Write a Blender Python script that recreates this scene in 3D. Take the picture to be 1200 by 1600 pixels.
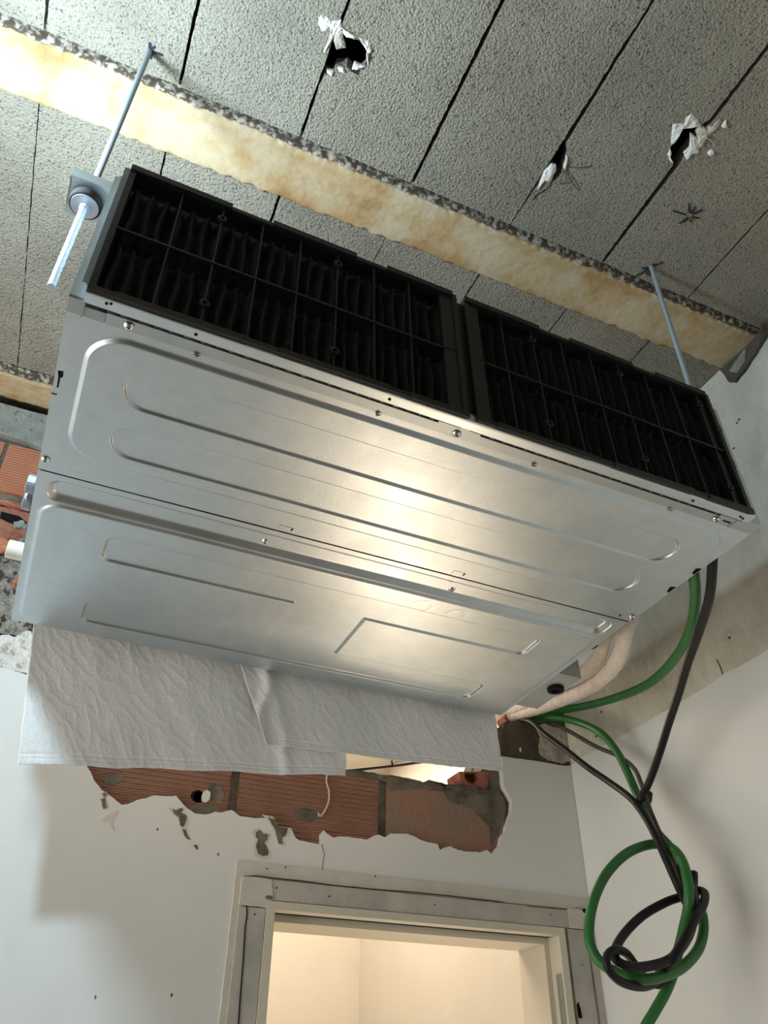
import bpy, math, random
import numpy as np
from mathutils import Vector, Matrix, noise
from mathutils.geometry import tessellate_polygon
random.seed(7)
SC = bpy.context.scene
for o in list(bpy.data.objects): bpy.data.objects.remove(o)

# ------------------------------------------------------------------ camera
CF = 1227.37                                   # focal length in pixels of a 1200x1600 frame
CP = Vector((0.1131, -0.7147, -0.7621))
def cam_basis(y, p, r):
    f = Vector((math.sin(y)*math.cos(p), math.cos(y)*math.cos(p), math.sin(p)))
    r0 = Vector((math.cos(y), -math.sin(y), 0)); u0 = r0.cross(f)
    return f, math.cos(r)*r0 + math.sin(r)*u0, -math.sin(r)*r0 + math.cos(r)*u0
FW, RT, UP = cam_basis(0.40471, 0.64598, 0.00897)
cd = bpy.data.cameras.new('camera'); cam = bpy.data.objects.new('camera', cd)
SC.collection.objects.link(cam); SC.camera = cam
cd.sensor_fit = 'VERTICAL'; cd.sensor_height = 36.0; cd.sensor_width = 27.0
cd.lens = CF*36.0/1600.0; cd.clip_start = 0.02
cam.matrix_world = Matrix(((RT.x, UP.x, -FW.x, CP.x), (RT.y, UP.y, -FW.y, CP.y), (RT.z, UP.z, -FW.z, CP.z), (0, 0, 0, 1)))

# ------------------------------------------------------------------ light
SC.view_settings.view_transform = 'Standard'; SC.view_settings.look = 'None'
SC.view_settings.gamma = 1.0; SC.view_settings.exposure = 0.08
wd = bpy.data.worlds.new('world'); SC.world = wd; wd.use_nodes = True
wd.node_tree.nodes['Background'].inputs[0].default_value = (1.0, 0.95, 0.86, 1)
wd.node_tree.nodes['Background'].inputs[1].default_value = 0.4
def lamp(name, kind, loc, power, color, size, rot=(0, 0, 0), sy=None):
    l = bpy.data.lights.new(name, kind); l.energy = power; l.color = color
    if kind == 'POINT': l.shadow_soft_size = size
    else:
        l.shape = 'RECTANGLE'; l.size = size; l.size_y = sy or size
    o = bpy.data.objects.new(name, l); o.location = loc; o.rotation_euler = rot
    SC.collection.objects.link(o); return o
lamp('work_bulb_light', 'POINT', (-0.235, 0.0, 0.34), 36.0, (0.66, 0.87, 1.0), 0.045)
lamp('hall_ceiling_light', 'AREA', (0.9, 2.0, 0.43), 20.0, (1.0, 0.83, 0.64), 0.8)
lamp('left_fill_light', 'AREA', (-1.86, 0.35, -1.2), 39.0, (1.0, 0.93, 0.83), 2.2, (0, math.radians(-90), 0), 1.8)  # added fill that lifts the lower walls; the left wall has no opening
hl = lamp('low_hall_fill_light', 'AREA', (1.38, 1.90, -1.58), 8.0, (1.0, 0.79, 0.57), 0.36, sy=0.8)  # unseen warm fill added to strengthen the glow reflected in the bottom panels
hl.rotation_euler = Vector((-.75, -1.68, 1.55)).to_track_quat('-Z', 'Y').to_euler()

# ------------------------------------------------------------------ pixel of the photograph -> point on a real plane
def ray(px, py): return FW + RT*((px-600)/CF) - UP*((py-800)/CF)
def at(px, py, ax, v):
    d = ray(px, py); return CP + d*((v-CP[ax])/d[ax])
ZC = 0.841; YW = 1.17; XR = 1.53; ZF = -2.49; ZP = 0.037     # ceiling, back wall, right wall, floor, top of the painted plaster
def C2(px, py): p = at(px, py, 2, ZC); return (p.x, p.y)
def W2(px, py): p = at(px, py, 1, YW); return (p.x, p.z)

# ------------------------------------------------------------------ materials
MATS = {}
def mat(name, col, rough=0.8, metal=0.0, var=0.0, vscale=6.0, col2=None, bump=0.0, bscale=200.0, bdist=0.002,
        pits=0.0, pscale=90.0, speck=0.0, sscale=150.0, speck_col=(0, 0, 0), ribs=None, aniso=0.0, spec=0.5, emis=None, rvar=0.0, detail=6.0, stretch=None, sth=.60, rdist=.6):
    m = bpy.data.materials.new(name); m.use_nodes = True
    nt = m.node_tree; N = nt.nodes; L = nt.links; b = N['Principled BSDF']
    b.inputs['Roughness'].default_value = rough; b.inputs['Metallic'].default_value = metal
    b.inputs['Specular IOR Level'].default_value = spec
    if aniso: b.inputs['Anisotropic'].default_value = aniso
    tc = N.new('ShaderNodeTexCoord'); src = tc.outputs['Object']
    if stretch:
        mp = N.new('ShaderNodeMapping'); mp.inputs['Scale'].default_value = stretch
        L.new(src, mp.inputs['Vector']); vsrc = mp.outputs[0]
    else: vsrc = src
    c1 = (*col, 1); cur = None
    if var or col2:
        n = N.new('ShaderNodeTexNoise'); n.inputs['Scale'].default_value = vscale; n.inputs['Detail'].default_value = detail
        n.inputs['Roughness'].default_value = 0.6
        L.new(vsrc, n.inputs['Vector'])
        r = N.new('ShaderNodeValToRGB'); L.new(n.outputs['Fac'], r.inputs[0])
        r.color_ramp.elements[0].position = 0.35; r.color_ramp.elements[1].position = 0.65
        if col2: r.color_ramp.elements[0].color = c1; r.color_ramp.elements[1].color = (*col2, 1)
        else:
            r.color_ramp.elements[0].color = tuple(c*(1-var) for c in col) + (1,)
            r.color_ramp.elements[1].color = tuple(min(1, c*(1+var)) for c in col) + (1,)
        cur = r.outputs[0]
    if speck:
        n = N.new('ShaderNodeTexNoise'); n.inputs['Scale'].default_value = sscale; n.inputs['Detail'].default_value = 3
        L.new(src, n.inputs['Vector'])
        r = N.new('ShaderNodeValToRGB'); L.new(n.outputs['Fac'], r.inputs[0])
        r.color_ramp.elements[0].position = sth; r.color_ramp.elements[1].position = sth+.09
        r.color_ramp.elements[0].color = (0, 0, 0, 1); r.color_ramp.elements[1].color = (speck, speck, speck, 1)
        mx = N.new('ShaderNodeMix'); mx.data_type = 'RGBA'
        L.new(r.outputs[0], mx.inputs[0])
        if cur: L.new(cur, mx.inputs[6])
        else: mx.inputs[6].default_value = c1
        mx.inputs[7].default_value = (*speck_col, 1); cur = mx.outputs[2]
    if cur: L.new(cur, b.inputs['Base Color'])
    else: b.inputs['Base Color'].default_value = c1
    h = None
    def addh(sock, w):
        nonlocal h
        mu = N.new('ShaderNodeMath'); mu.operation = 'MULTIPLY'; L.new(sock, mu.inputs[0]); mu.inputs[1].default_value = w
        if h is None: h = mu.outputs[0]
        else:
            ad = N.new('ShaderNodeMath'); L.new(h, ad.inputs[0]); L.new(mu.outputs[0], ad.inputs[1]); h = ad.outputs[0]
    if bump:
        n = N.new('ShaderNodeTexNoise'); n.inputs['Scale'].default_value = bscale; n.inputs['Detail'].default_value = 4
        L.new(vsrc if stretch else src, n.inputs['Vector']); addh(n.outputs['Fac'], bump)
    if pits:
        n = N.new('ShaderNodeTexVoronoi'); n.inputs['Scale'].default_value = pscale
        L.new(src, n.inputs['Vector']); addh(n.outputs['Distance'], pits)
    if ribs:
        w = N.new('ShaderNodeTexWave'); w.wave_type = 'BANDS'; w.bands_direction = ribs[0]
        w.inputs['Scale'].default_value = ribs[1]; w.inputs['Distortion'].default_value = rdist; w.inputs['Detail Scale'].default_value = 3
        L.new(src, w.inputs['Vector']); addh(w.outputs['Fac'], ribs[2])
    if h is not None:
        bp = N.new('ShaderNodeBump'); bp.inputs['Strength'].default_value = 1.0; bp.inputs['Distance'].default_value = bdist
        L.new(h, bp.inputs['Height']); L.new(bp.outputs[0], b.inputs['Normal'])
    if rvar:
        n = N.new('ShaderNodeTexNoise'); n.inputs['Scale'].default_value = 9; n.inputs['Detail'].default_value = 8
        L.new(src, n.inputs['Vector']); r = N.new('ShaderNodeMapRange'); L.new(n.outputs['Fac'], r.inputs[0])
        r.inputs[1].default_value = .3; r.inputs[2].default_value = .7
        r.inputs[3].default_value = rough-rvar; r.inputs[4].default_value = rough+rvar; L.new(r.outputs[0], b.inputs['Roughness'])
    MATS[name] = m; return m
mat('block', (.355, .325, .265), .95, var=.13, vscale=5, detail=14.0, bump=1.5, bscale=210, bdist=.0042, pits=.35, pscale=260, speck=.85, sscale=230, speck_col=(.09, .085, .07), spec=.15, sth=.575)
mat('void', (.015, .014, .013), 1.0, spec=0)
mat('mortar', (.17, .15, .12), .95, var=.35, vscale=18, bump=1, bscale=120, bdist=.004, speck=.5, speck_col=(.3, .28, .24), spec=.15)
mat('cement', (.30, .31, .28), .95, var=.22, vscale=12, bump=1, bscale=90, bdist=.003, speck=.7, sscale=60, speck_col=(.07, .07, .065), spec=.15)
mat('rubble', (.36, .33, .28), .95, var=.3, vscale=30, bump=2.5, bscale=70, bdist=.010, speck=.9, sscale=75, speck_col=(.05, .045, .04), spec=.1, sth=.52)
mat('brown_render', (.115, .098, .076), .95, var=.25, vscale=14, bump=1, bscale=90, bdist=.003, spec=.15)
mat('pale_render', (.56, .51, .44), .95, var=.3, vscale=22, bump=1, bscale=80, bdist=.004, speck=.6, sscale=70, speck_col=(.10, .085, .065), spec=.15)
mat('rough_wall', (.70, .67, .58), .92, var=.16, vscale=5, bump=1, bscale=30, bdist=.008, speck=.25, sscale=16, speck_col=(.42, .37, .27), spec=.2, stretch=(1, 1.4, .7))
mat('white_paint', (.80, .81, .79), .65, var=.02, vscale=4, bump=.5, bscale=14, bdist=.003, spec=.3)
mat('old_plaster', (.80, .76, .72), .85, var=.06, vscale=40, bump=1.6, bscale=60, bdist=.006, sth=.56, speck=.7, sscale=60, speck_col=(.36, .28, .22), spec=.2)
mat('filler', (.68, .64, .57), .8, var=.06, vscale=20, bump=.6, bscale=60, bdist=.001, spec=.2)
mat('grey_wood', (.47, .445, .41), .75, col2=(.62, .59, .54), vscale=11, bump=.6, bscale=60, bdist=.0015, spec=.3, stretch=(1, 1, 1))
mat('cream_paint', (.72, .67, .56), .45, var=.03, bump=.3, bscale=40, bdist=.001)
mat('hall_paint', (.80, .76, .68), .7, var=.02, bump=.3, bscale=20, bdist=.002)
mat('brick', (.34, .17, .12), .9, col2=(.42, .235, .17), vscale=10, rdist=.12, bump=.35, bscale=90, bdist=.006, ribs=('Z', 27.0, 1.0), speck=.5, sscale=40, speck_col=(.28, .22, .17), spec=.15)
mat('brick_smeared', (.37, .19, .14), .9, col2=(.27, .215, .17), vscale=11, bump=1, bscale=70, bdist=.004, spec=.15, speck=.35, sscale=110, speck_col=(.4, .3, .24))
mat('bright_brick', (.62, .27, .16), .9, col2=(.55, .21, .12), vscale=12, bump=.2, bscale=60, bdist=.003, rdist=.1, ribs=('Z', 38.0, 1.0), spec=.15)
mat('broken_brick', (.42, .18, .12), .9, col2=(.28, .11, .075), vscale=25, bump=1, bscale=60, bdist=.006, spec=.15)
mat('floor_tile', (.20, .17, .14), .5, var=.1, bump=.4, bscale=30)
mat('galvanised', (.56, .615, .65), .37, 1.0, var=.035, vscale=30, bump=.25, bscale=260, bdist=.0004, rvar=.035)
mat('galvanised_dark', (.42, .46, .48), .42, 1.0, var=.06, vscale=20, bump=.25, bscale=200, bdist=.0004)
mat('zinc', (.34, .39, .42), .62, .45, var=.05, bump=.2, bscale=300, bdist=.0003)
mat('chrome', (.8, .8, .8), .2, 1.0)
mat('black_plastic', (.007, .007, .008), .55, var=.3, vscale=25, bump=.5, bscale=80, bdist=.0008)
mat('pleat', (.010, .010, .012), .8, var=.4, vscale=30, bump=1, bscale=500, bdist=.001)
mat('rubber', (.012, .012, .013), .8, spec=.15)
mat('steel_washer', (.34, .35, .38), .5, .8)
mat('pvc', (.72, .70, .60), .45)
mat('sack', (.87, .87, .86), .5, var=.03, vscale=7, bump=.6, bscale=260, bdist=.0014, spec=.4)
mat('green_conduit', (.030, .17, .040), .45, var=.1, vscale=20, spec=.45)
mat('black_conduit', (.010, .010, .012), .5, var=.2, vscale=20, spec=.3)
mat('grey_cable', (.085, .072, .06), .55, var=.2, vscale=30, spec=.4)
mat('foam', (.84, .75, .69), .75, var=.08, vscale=50, bump=1, bscale=60, bdist=.003, spec=.25)
mat('white_crumb', (.82, .80, .76), .9, var=.1, vscale=80, bump=1, bscale=120, bdist=.003)
mat('ink', (.012, .008, .035), .7)
mat('string', (.62, .55, .48), .9)
mat('copper', (.6, .25, .12), .4, .6)

# galvanised skin: faint spangle bands seen as slightly different roughness
def joist_mat():
    m = bpy.data.materials.new('joist'); m.use_nodes = True; nt = m.node_tree; N = nt.nodes; L = nt.links; b = N['Principled BSDF']
    b.inputs['Roughness'].default_value = .9; b.inputs['Specular IOR Level'].default_value = .2
    at_ = N.new('ShaderNodeAttribute'); at_.attribute_name = 'edge'
    tc = N.new('ShaderNodeTexCoord')
    n1 = N.new('ShaderNodeTexNoise'); n1.inputs['Scale'].default_value = 6; n1.inputs['Detail'].default_value = 14; n1.inputs['Roughness'].default_value = .68
    n2 = N.new('ShaderNodeTexNoise'); n2.inputs['Scale'].default_value = 85; n2.inputs['Detail'].default_value = 5
    for n in (n1, n2): L.new(tc.outputs['Object'], n.inputs['Vector'])
    r1 = N.new('ShaderNodeValToRGB'); L.new(n1.outputs['Fac'], r1.inputs[0]); e = r1.color_ramp.elements
    e[0].position = .30; e[0].color = (.30, .17, .07, 1); e[1].position = .56; e[1].color = (.60, .49, .33, 1)
    k = e.new(.42); k.color = (.52, .36, .185, 1); k = e.new(.72); k.color = (.58, .49, .35, 1)
    r2 = N.new('ShaderNodeValToRGB'); L.new(n2.outputs['Fac'], r2.inputs[0]); e = r2.color_ramp.elements
    e[0].position = .46; e[0].color = (.085, .065, .048, 1); e[1].position = .62; e[1].color = (.44, .39, .32, 1)
    mx = N.new('ShaderNodeMix'); mx.data_type = 'RGBA'
    ad = N.new('ShaderNodeMath'); ad.operation = 'ADD'; L.new(at_.outputs['Fac'], ad.inputs[0])
    s = N.new('ShaderNodeMath'); s.operation = 'MULTIPLY_ADD'; L.new(n2.outputs['Fac'], s.inputs[0]); s.inputs[1].default_value = .9; s.inputs[2].default_value = -.45
    L.new(s.outputs[0], ad.inputs[1])
    cr = N.new('ShaderNodeValToRGB'); L.new(ad.outputs[0], cr.inputs[0]); cr.color_ramp.elements[0].position = .45; cr.color_ramp.elements[1].position = .6
    L.new(cr.outputs[0], mx.inputs[0]); L.new(r1.outputs[0], mx.inputs[6]); L.new(r2.outputs[0], mx.inputs[7])
    # ochre stain following both arrises
    st = N.new('ShaderNodeAttribute'); st.attribute_name = 'stain'
    mu = N.new('ShaderNodeMath'); mu.operation = 'MULTIPLY'; L.new(st.outputs['Fac'], mu.inputs[0])
    r3 = N.new('ShaderNodeValToRGB'); L.new(n1.outputs['Fac'], r3.inputs[0]); r3.color_ramp.elements[0].position = .62; r3.color_ramp.elements[1].position = .38
    r3.color_ramp.elements[0].position = .38; r3.color_ramp.elements[0].color = (1, 1, 1, 1); r3.color_ramp.elements[1].position = .60; r3.color_ramp.elements[1].color = (.15, .15, .15, 1)
    L.new(r3.outputs[0], mu.inputs[1])
    m2 = N.new('ShaderNodeMix'); m2.data_type = 'RGBA'; L.new(mu.outputs[0], m2.inputs[0]); L.new(mx.outputs[2], m2.inputs[6]); m2.inputs[7].default_value = (.36, .20, .07, 1)
    L.new(m2.outputs[2], b.inputs['Base Color'])
    bp = N.new('ShaderNodeBump'); bp.inputs['Distance'].default_value = .0025; bp.inputs['Strength'].default_value = .6
    L.new(n2.outputs['Fac'], bp.inputs['Height']); L.new(bp.outputs[0], b.inputs['Normal'])
    MATS['joist'] = m
joist_mat()

# ------------------------------------------------------------------ builders
class MB:
    def __init__(s): s.v = []; s.f = []
    def add(s, vs, fs):
        k = len(s.v); s.v += [tuple(v) for v in vs]; s.f += [tuple(i+k for i in f) for f in fs]; return s
    def box(s, x0, x1, y0, y1, z0, z1):
        return s.add([(x0, y0, z0), (x1, y0, z0), (x1, y1, z0), (x0, y1, z0), (x0, y0, z1), (x1, y0, z1), (x1, y1, z1), (x0, y1, z1)],
                     [(0, 3, 2, 1), (4, 5, 6, 7), (0, 1, 5, 4), (1, 2, 6, 5), (2, 3, 7, 6), (3, 0, 4, 7)])
    def tube(s, pts, r, n=12, closed=False, caps=True):
        pts = [Vector(p) for p in pts]; m = len(pts)
        rr = r if isinstance(r, (list, tuple)) else [r]*m
        t0 = (pts[1]-pts[0]).normalized(); up = Vector((0, 0, 1)) if abs(t0.z) < .9 else Vector((1, 0, 0))
        nrm = t0.cross(up).normalized(); vs = []
        for i, p in enumerate(pts):
            t = (pts[min(i+1, m-1)]-pts[max(i-1, 0)]).normalized()
            nrm = (nrm - t*nrm.dot(t)).normalized(); b = t.cross(nrm)
            for k in range(n):
                a = 2*math.pi*k/n; vs.append(p + (nrm*math.cos(a)+b*math.sin(a))*rr[i])
        fs = [(i*n+k, i*n+(k+1) % n, (i+1)*n+(k+1) % n, (i+1)*n+k) for i in range(m-1) for k in range(n)]
        if caps: fs += [tuple(range(n-1, -1, -1)), tuple((m-1)*n+k for k in range(n))]
        return s.add(vs, fs)
    def lathe(s, c, axis, prof, n=24):
        c = Vector(c); a = Vector(axis).normalized(); u = a.orthogonal().normalized(); w = a.cross(u); vs = []
        for h, r in prof:
            for k in range(n):
                t = 2*math.pi*k/n; vs.append(c + a*h + (u*math.cos(t)+w*math.sin(t))*r)
        m = len(prof); fs = [(i*n+k, i*n+(k+1) % n, (i+1)*n+(k+1) % n, (i+1)*n+k) for i in range(m-1) for k in range(n)]
        fs += [tuple(range(n-1, -1, -1)), tuple((m-1)*n+k for k in range(n))]
        return s.add(vs, fs)
    def plate(s, loops, ax, a0, a1):
        """extruded polygon with holes; loops are 2-D lists in the plane normal to ax"""
        def P(q, v): return {0: (v, q[0], q[1]), 1: (q[0], v, q[1]), 2: (q[0], q[1], v)}[ax]
        tri = tessellate_polygon([[Vector((q[0], q[1], 0)) for q in l] for l in loops])
        flat = [q for l in loops for q in l]; n = len(flat)
        vs = [P(q, a0) for q in flat] + [P(q, a1) for q in flat]
        fs = [tuple(t) for t in tri] + [tuple(i+n for i in reversed(t)) for t in tri]
        k = 0
        for l in loops:
            m = len(l)
            for i in range(m): j = (i+1) % m; fs.append((k+i, k+j, k+j+n, k+i+n))
            k += m
        return s.add(vs, fs)
    def obj(s, name, m, parent=None, smooth=False, fix=True):
        me = bpy.data.meshes.new(name); me.from_pydata(s.v, [], s.f); me.update()
        o = bpy.data.objects.new(name, me); SC.collection.objects.link(o)
        me.materials.append(MATS[m])
        if fix:
            import bmesh
            b = bmesh.new(); b.from_mesh(me); bmesh.ops.recalc_face_normals(b, faces=b.faces); b.to_mesh(me); b.free()
        if smooth:
            for p in me.polygons: p.use_smooth = True
            if smooth != 'all':
                me.set_sharp_from_angle(angle=math.radians(40))
        if parent: o.parent = parent
        return o
def grid_obj(name, X, Y, Z, m, parent=None, attrs=None, flip=False):
    """vertices on a (rows x cols) grid of coordinates"""
    r, c = X.shape; co = np.stack([X, Y, Z], -1).reshape(-1, 3).astype(np.float32)
    i = np.arange(r*c).reshape(r, c); q = np.stack([i[:-1, :-1], i[:-1, 1:], i[1:, 1:], i[1:, :-1]], -1).reshape(-1, 4)
    if flip: q = q[:, ::-1]
    me = bpy.data.meshes.new(name); me.vertices.add(len(co)); me.vertices.foreach_set('co', co.ravel())
    me.loops.add(q.size); me.loops.foreach_set('vertex_index', q.ravel().astype(np.int32))
    me.polygons.add(len(q)); me.polygons.foreach_set('loop_start', np.arange(0, q.size, 4, dtype=np.int32))
    me.polygons.foreach_set('use_smooth', np.ones(len(q), dtype=bool)); me.update(calc_edges=True); me.validate()
    for k, v in (attrs or {}).items():
        a = me.attributes.new(k, 'FLOAT', 'POINT'); a.data.foreach_set('value', v.ravel().astype(np.float32))
    me.materials.append(MATS[m]); o = bpy.data.objects.new(name, me); SC.collection.objects.link(o)
    if parent: o.parent = parent
    return o
def thing(name, label, cat, loc=(0, 0, 0), group=None):
    o = bpy.data.objects.new(name, None); SC.collection.objects.link(o); o.location = loc; o.empty_display_size = .05
    return tag(o, label, cat, group)
def tag(o, label, cat, group=None):
    o['label'] = label; o['category'] = cat
    if group: o['group'] = group
    return o
def struct(o, label=None, cat=None):
    o['kind'] = 'structure'
    if label: o['label'] = label
    if cat: o['category'] = cat
    return o
def spline(pts, step=.006):
    pts = [Vector(p) for p in pts]; P = [2*pts[0]-pts[1]] + pts + [2*pts[-1]-pts[-2]]; out = []
    for i in range(1, len(P)-2):
        a, b, c, d = P[i-1:i+3]; n = max(2, int((c-b).length/step))
        for k in range(n):
            t = k/n; out.append(.5*((2*b)+(c-a)*t+(2*a-5*b+4*c-d)*t*t+(3*b-a-3*c+d)*t**3))
    out.append(pts[-1]); return out
def rag(pts, amp=.003, step=.008, closed=True, seed=0):
    """walk a polyline in small steps and roughen it"""
    out = []; n = len(pts)
    for i in range(n if closed else n-1):
        a = pts[i]; b = pts[(i+1) % n]; d = math.hypot(b[0]-a[0], b[1]-a[1]); k = max(1, int(d/step))
        for j in range(k):
            t = j/k; x = a[0]+(b[0]-a[0])*t; y = a[1]+(b[1]-a[1])*t
            f = noise.noise_vector(Vector((x*60+seed, y*60, seed*3.1)))*amp + noise.noise_vector(Vector((x*220+seed, y*220, seed)))*amp*.6
            out.append((x+f.x, y+f.y))
    if not closed: out.append(pts[-1])
    return out
def blob(c, rx, ry, rz, seed, n=10):
    m = MB(); vs = []; N = n; M_ = n*2
    for i in range(N+1):
        for j in range(M_):
            th = math.pi*i/N; ph = 2*math.pi*j/M_
            d = Vector((math.sin(th)*math.cos(ph), math.sin(th)*math.sin(ph), math.cos(th)))
            k = 1+.55*noise.noise(d*1.7+Vector((seed, seed*2.3, 0)))+.25*noise.noise(d*5+Vector((seed, 0, 4)))
            vs.append((c[0]+d.x*rx*k, c[1]+d.y*ry*k, c[2]+d.z*rz*k))
    m.add(vs, [(i*M_+j, i*M_+(j+1) % M_, (i+1)*M_+(j+1) % M_, (i+1)*M_+j) for i in range(N) for j in range(M_)])
    return m

# ================================================================== STRUCTURE
XL = -1.9; YF = -4.4; XH = -1.9; YH = 2.8
m = MB().box(XL-.1, XR+.1, YF, YH+.1, ZF-.1, ZF); floor = struct(m.obj('floor', 'floor_tile'))
m = MB().box(XL-.1, XL, YF, 1.31, ZF, 1.0); struct(m.obj('wall_left', 'white_paint'))
struct(MB().box(XL-.1, XR+.1, YF-.1, YF, ZF, 1.0).obj('wall_front', 'mortar'))
# ---- ceiling: rows of hollow blocks between joists, a dark void above them
m = MB().box(XL-.1, XR+.2, YF, 1.5, .96, 1.02); m.box(XL-.1, XR+.2, 1.24, 1.30, .44, .97)  # second box is a blocker added against hall light leaking over the wall
ceil = m.obj('ceiling', 'void'); struct(ceil, 'rough grey hollow-block ceiling with yellowed joists')
xj_front = [-1.75, -1.49, -1.235, -.98, -.73, -.48, -.2285, .0245, .276, .5325, .780, 1.032, 1.288, 1.545]
gap_front = [.004]*6 + [.006, .0065, .007, .009, .0022, .010, .005, .004]
notch_left = {  # by index of the joint on the block's left side: broken corner of the block
    8: [C2(499, 135), C2(507, 117), C2(518, 119), C2(524, 107), C2(535, 107), C2(541, 105), C2(548, 112), C2(560, 118), C2(570, 110), C2(574, 101),
        C2(572, 88), C2(573, 76), C2(570, 66), C2(553, 60), C2(543, 57), C2(537, 49), C2(534, 40)],
    10: [C2(861, 285), C2(868, 283), C2(875, 275), C2(883, 262), C2(885, 250), C2(886, 240), C2(883, 228), C2(882, 216)],
}
notch_left[10] = [C2(857, 264), C2(866, 264), C2(861, 284), C2(867, 284), C2(878, 272), C2(884, 256), C2(886, 240), C2(885, 226)]
notch_right = {11: [C2(1108, 187), C2(1092, 197), C2(1074, 197), C2(1060, 203), C2(1052, 214), C2(1050, 226), C2(1043, 237), C2(1046, 245), C2(1052, 258)]}
def block(xa, xb, ya, yb, seed, nl=None, nr=None):
    L_ = [(xa, yb), (xa, ya)] if nl is None else [(xa, yb)] + nl + [(xa, ya)]
    R_ = [(xb, ya), (xb, yb)] if nr is None else [(xb, ya)] + nr + [(xb, yb)]
    mm = MB().plate([rag(L_+R_, .0016, .010, seed=seed)], 2, ZC+.0008*math.sin(seed*7.3), ZC+.045)
    return mm.obj('ceiling_block', 'block', ceil)
rows = [(-4.4, -2.49, 0), (-2.35, -1.60, 0), (-1.46, -.79, 0), (-.655, .124, 0), (.264, 1.040, 0)]
k = 0
for ri, (ya, yb, _) in enumerate(rows):
    for i in range(len(xj_front)-1):
        k += 1
        xa = xj_front[i]+gap_front[i]/2; xb = xj_front[i+1]-gap_front[i+1]/2
        if xb > XR-.01: xb = XR-.004
        nl = nr = None
        if ri == 3:
            nl = notch_left.get(i); nr = notch_right.get(i+1)
        if ri == 4:
            g = [.004]*6+[.0015, .0032, .005, .0012, .0035, .004, .004, .004]
            xa = xj_front[i]+g[i]/2+.001; xb = min(xj_front[i+1]-g[i+1]/2, XR-.004)
        block(xa, xb, ya, yb, k*1.37, nl, nr)
# joists
def joist(y0, y1, seed, drop=.014):
    xs = np.arange(XL, XR+.001, .006 if seed < 3 else .012); ys = np.concatenate([np.linspace(y0-.012, y0+.03, 15), np.linspace(y0+.035, y1-.035, 16), np.linspace(y1-.03, y1+.012, 15)])
    X, Y = np.meshgrid(xs, ys); Z = np.zeros_like(X); E_ = np.zeros_like(X); S_ = np.zeros_like(X)
    for j in range(X.shape[1]):
        x = xs[j]
        n0 = noise.noise(Vector((x*9, seed, 0)))*.006 + noise.noise(Vector((x*45, seed, 1)))*.006 + noise.noise(Vector((x*130, seed, 1)))*.002
        n1 = noise.noise(Vector((x*9, seed, 5)))*.006 + noise.noise(Vector((x*45, seed, 7)))*.006 + noise.noise(Vector((x*130, seed, 7)))*.003
        for i in range(X.shape[0]):
            y = ys[i]; d0 = y-(y0+.002)-n0*.4; d1 = (y1+.004)-y-n1
            d = min(d0, d1)
            prof = max(0., min(1., (d+.006)/.012)); prof = prof*prof*(3-2*prof)
            band = max(0., min(1., (.024-d0)/.012)) if d0 < .03 else max(0., min(1., (.006-d1)/.006))*.6
            rough = noise.noise(Vector((x*70, y*70, seed)))*.0010 + band*(noise.noise(Vector((x*75, y*75, seed+9)))*.0065+noise.noise(Vector((x*190, y*190, seed+9)))*.0035)+band*.003
            Z[i, j] = ZC+.008-prof*(drop+.008) + rough
            e = max(0., 1-(d0-.003)/.020) if d0 < .05 else 0.
            E_[i, j] = min(1, e + max(0, 1-(d1+.001)/.004)*.6)
            S_[i, j] = max(0., 1-max(0., d1)/.030)*.8 + max(0., 1-abs(d0-.03)/.022)*.45
    return grid_obj('ceiling_joist', X, Y, Z, 'joist', ceil, {'edge': E_, 'stain': S_}, flip=True)
joist(.128, .263, 1.0); joist(1.047, 1.160, 2.0, .020); joist(-.79, -.655, 3.0); joist(-1.60, -1.46, 4.0); joist(-2.49, -2.35, 5.0)
MB().box(XL, XR, 1.166, 1.236, ZC+.005, ZC+.05).obj('edge_strip', 'mortar', ceil)
# broken plaster round the three holes
def zp(l, ox, oy, k): return [(ox+x/k, oy+y/k) for x, y in l]
A_ = lambda l: zp(l, 480, 20, 8.57); B_ = lambda l: zp(l, 1020, 160, 7.27)
flakes = [A_([(150, 60), (200, 30), (270, 60), (330, 110), (310, 170), (250, 235), (190, 235), (150, 150)]),
          A_([(330, 110), (420, 80), (460, 90), (455, 180), (480, 200), (350, 250), (340, 340), (300, 430), (230, 540), (215, 520), (290, 350), (310, 230), (300, 160)]),
          A_([(470, 190), (560, 250), (680, 310), (640, 355), (520, 325), (480, 280)]), A_([(690, 330), (790, 370), (850, 410), (880, 500), (830, 560), (820, 700), (790, 580), (800, 480), (770, 400)]),
          A_([(260, 755), (360, 770), (335, 860), (265, 805)]), A_([(400, 735), (490, 738), (525, 805), (430, 785)]), A_([(635, 655), (780, 720), (660, 765), (600, 765)]),
          A_([(345, 245), (470, 235), (480, 330), (520, 460), (390, 485), (350, 350)]),
          B_([(370, 180), (440, 120), (500, 180), (550, 260), (400, 265), (300, 285), (240, 350), (235, 470), (195, 495), (215, 360), (225, 245), (300, 235), (370, 230)]),
          B_([(160, 590), (190, 515), (210, 560), (185, 600), (235, 690), (205, 680)]), B_([(430, 345), (500, 400), (530, 560), (440, 590), (380, 655), (345, 580), (420, 520), (430, 430)]),
          B_([(520, 250), (600, 290), (680, 270), (760, 180), (775, 220), (740, 270), (690, 330), (620, 380), (560, 500), (510, 540), (500, 400), (490, 340)]),
          B_([(780, 270), (830, 195), (850, 290), (800, 285)]), B_([(610, 570), (660, 530), (700, 550), (690, 600), (640, 605)]),
          zp([(150, 800), (185, 768), (205, 775), (205, 805), (180, 850), (150, 850), (118, 885)], 800, 0, 3), zp([(253, 725), (262, 730), (263, 750), (248, 800), (240, 790), (252, 755)], 800, 0, 3)]
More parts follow.
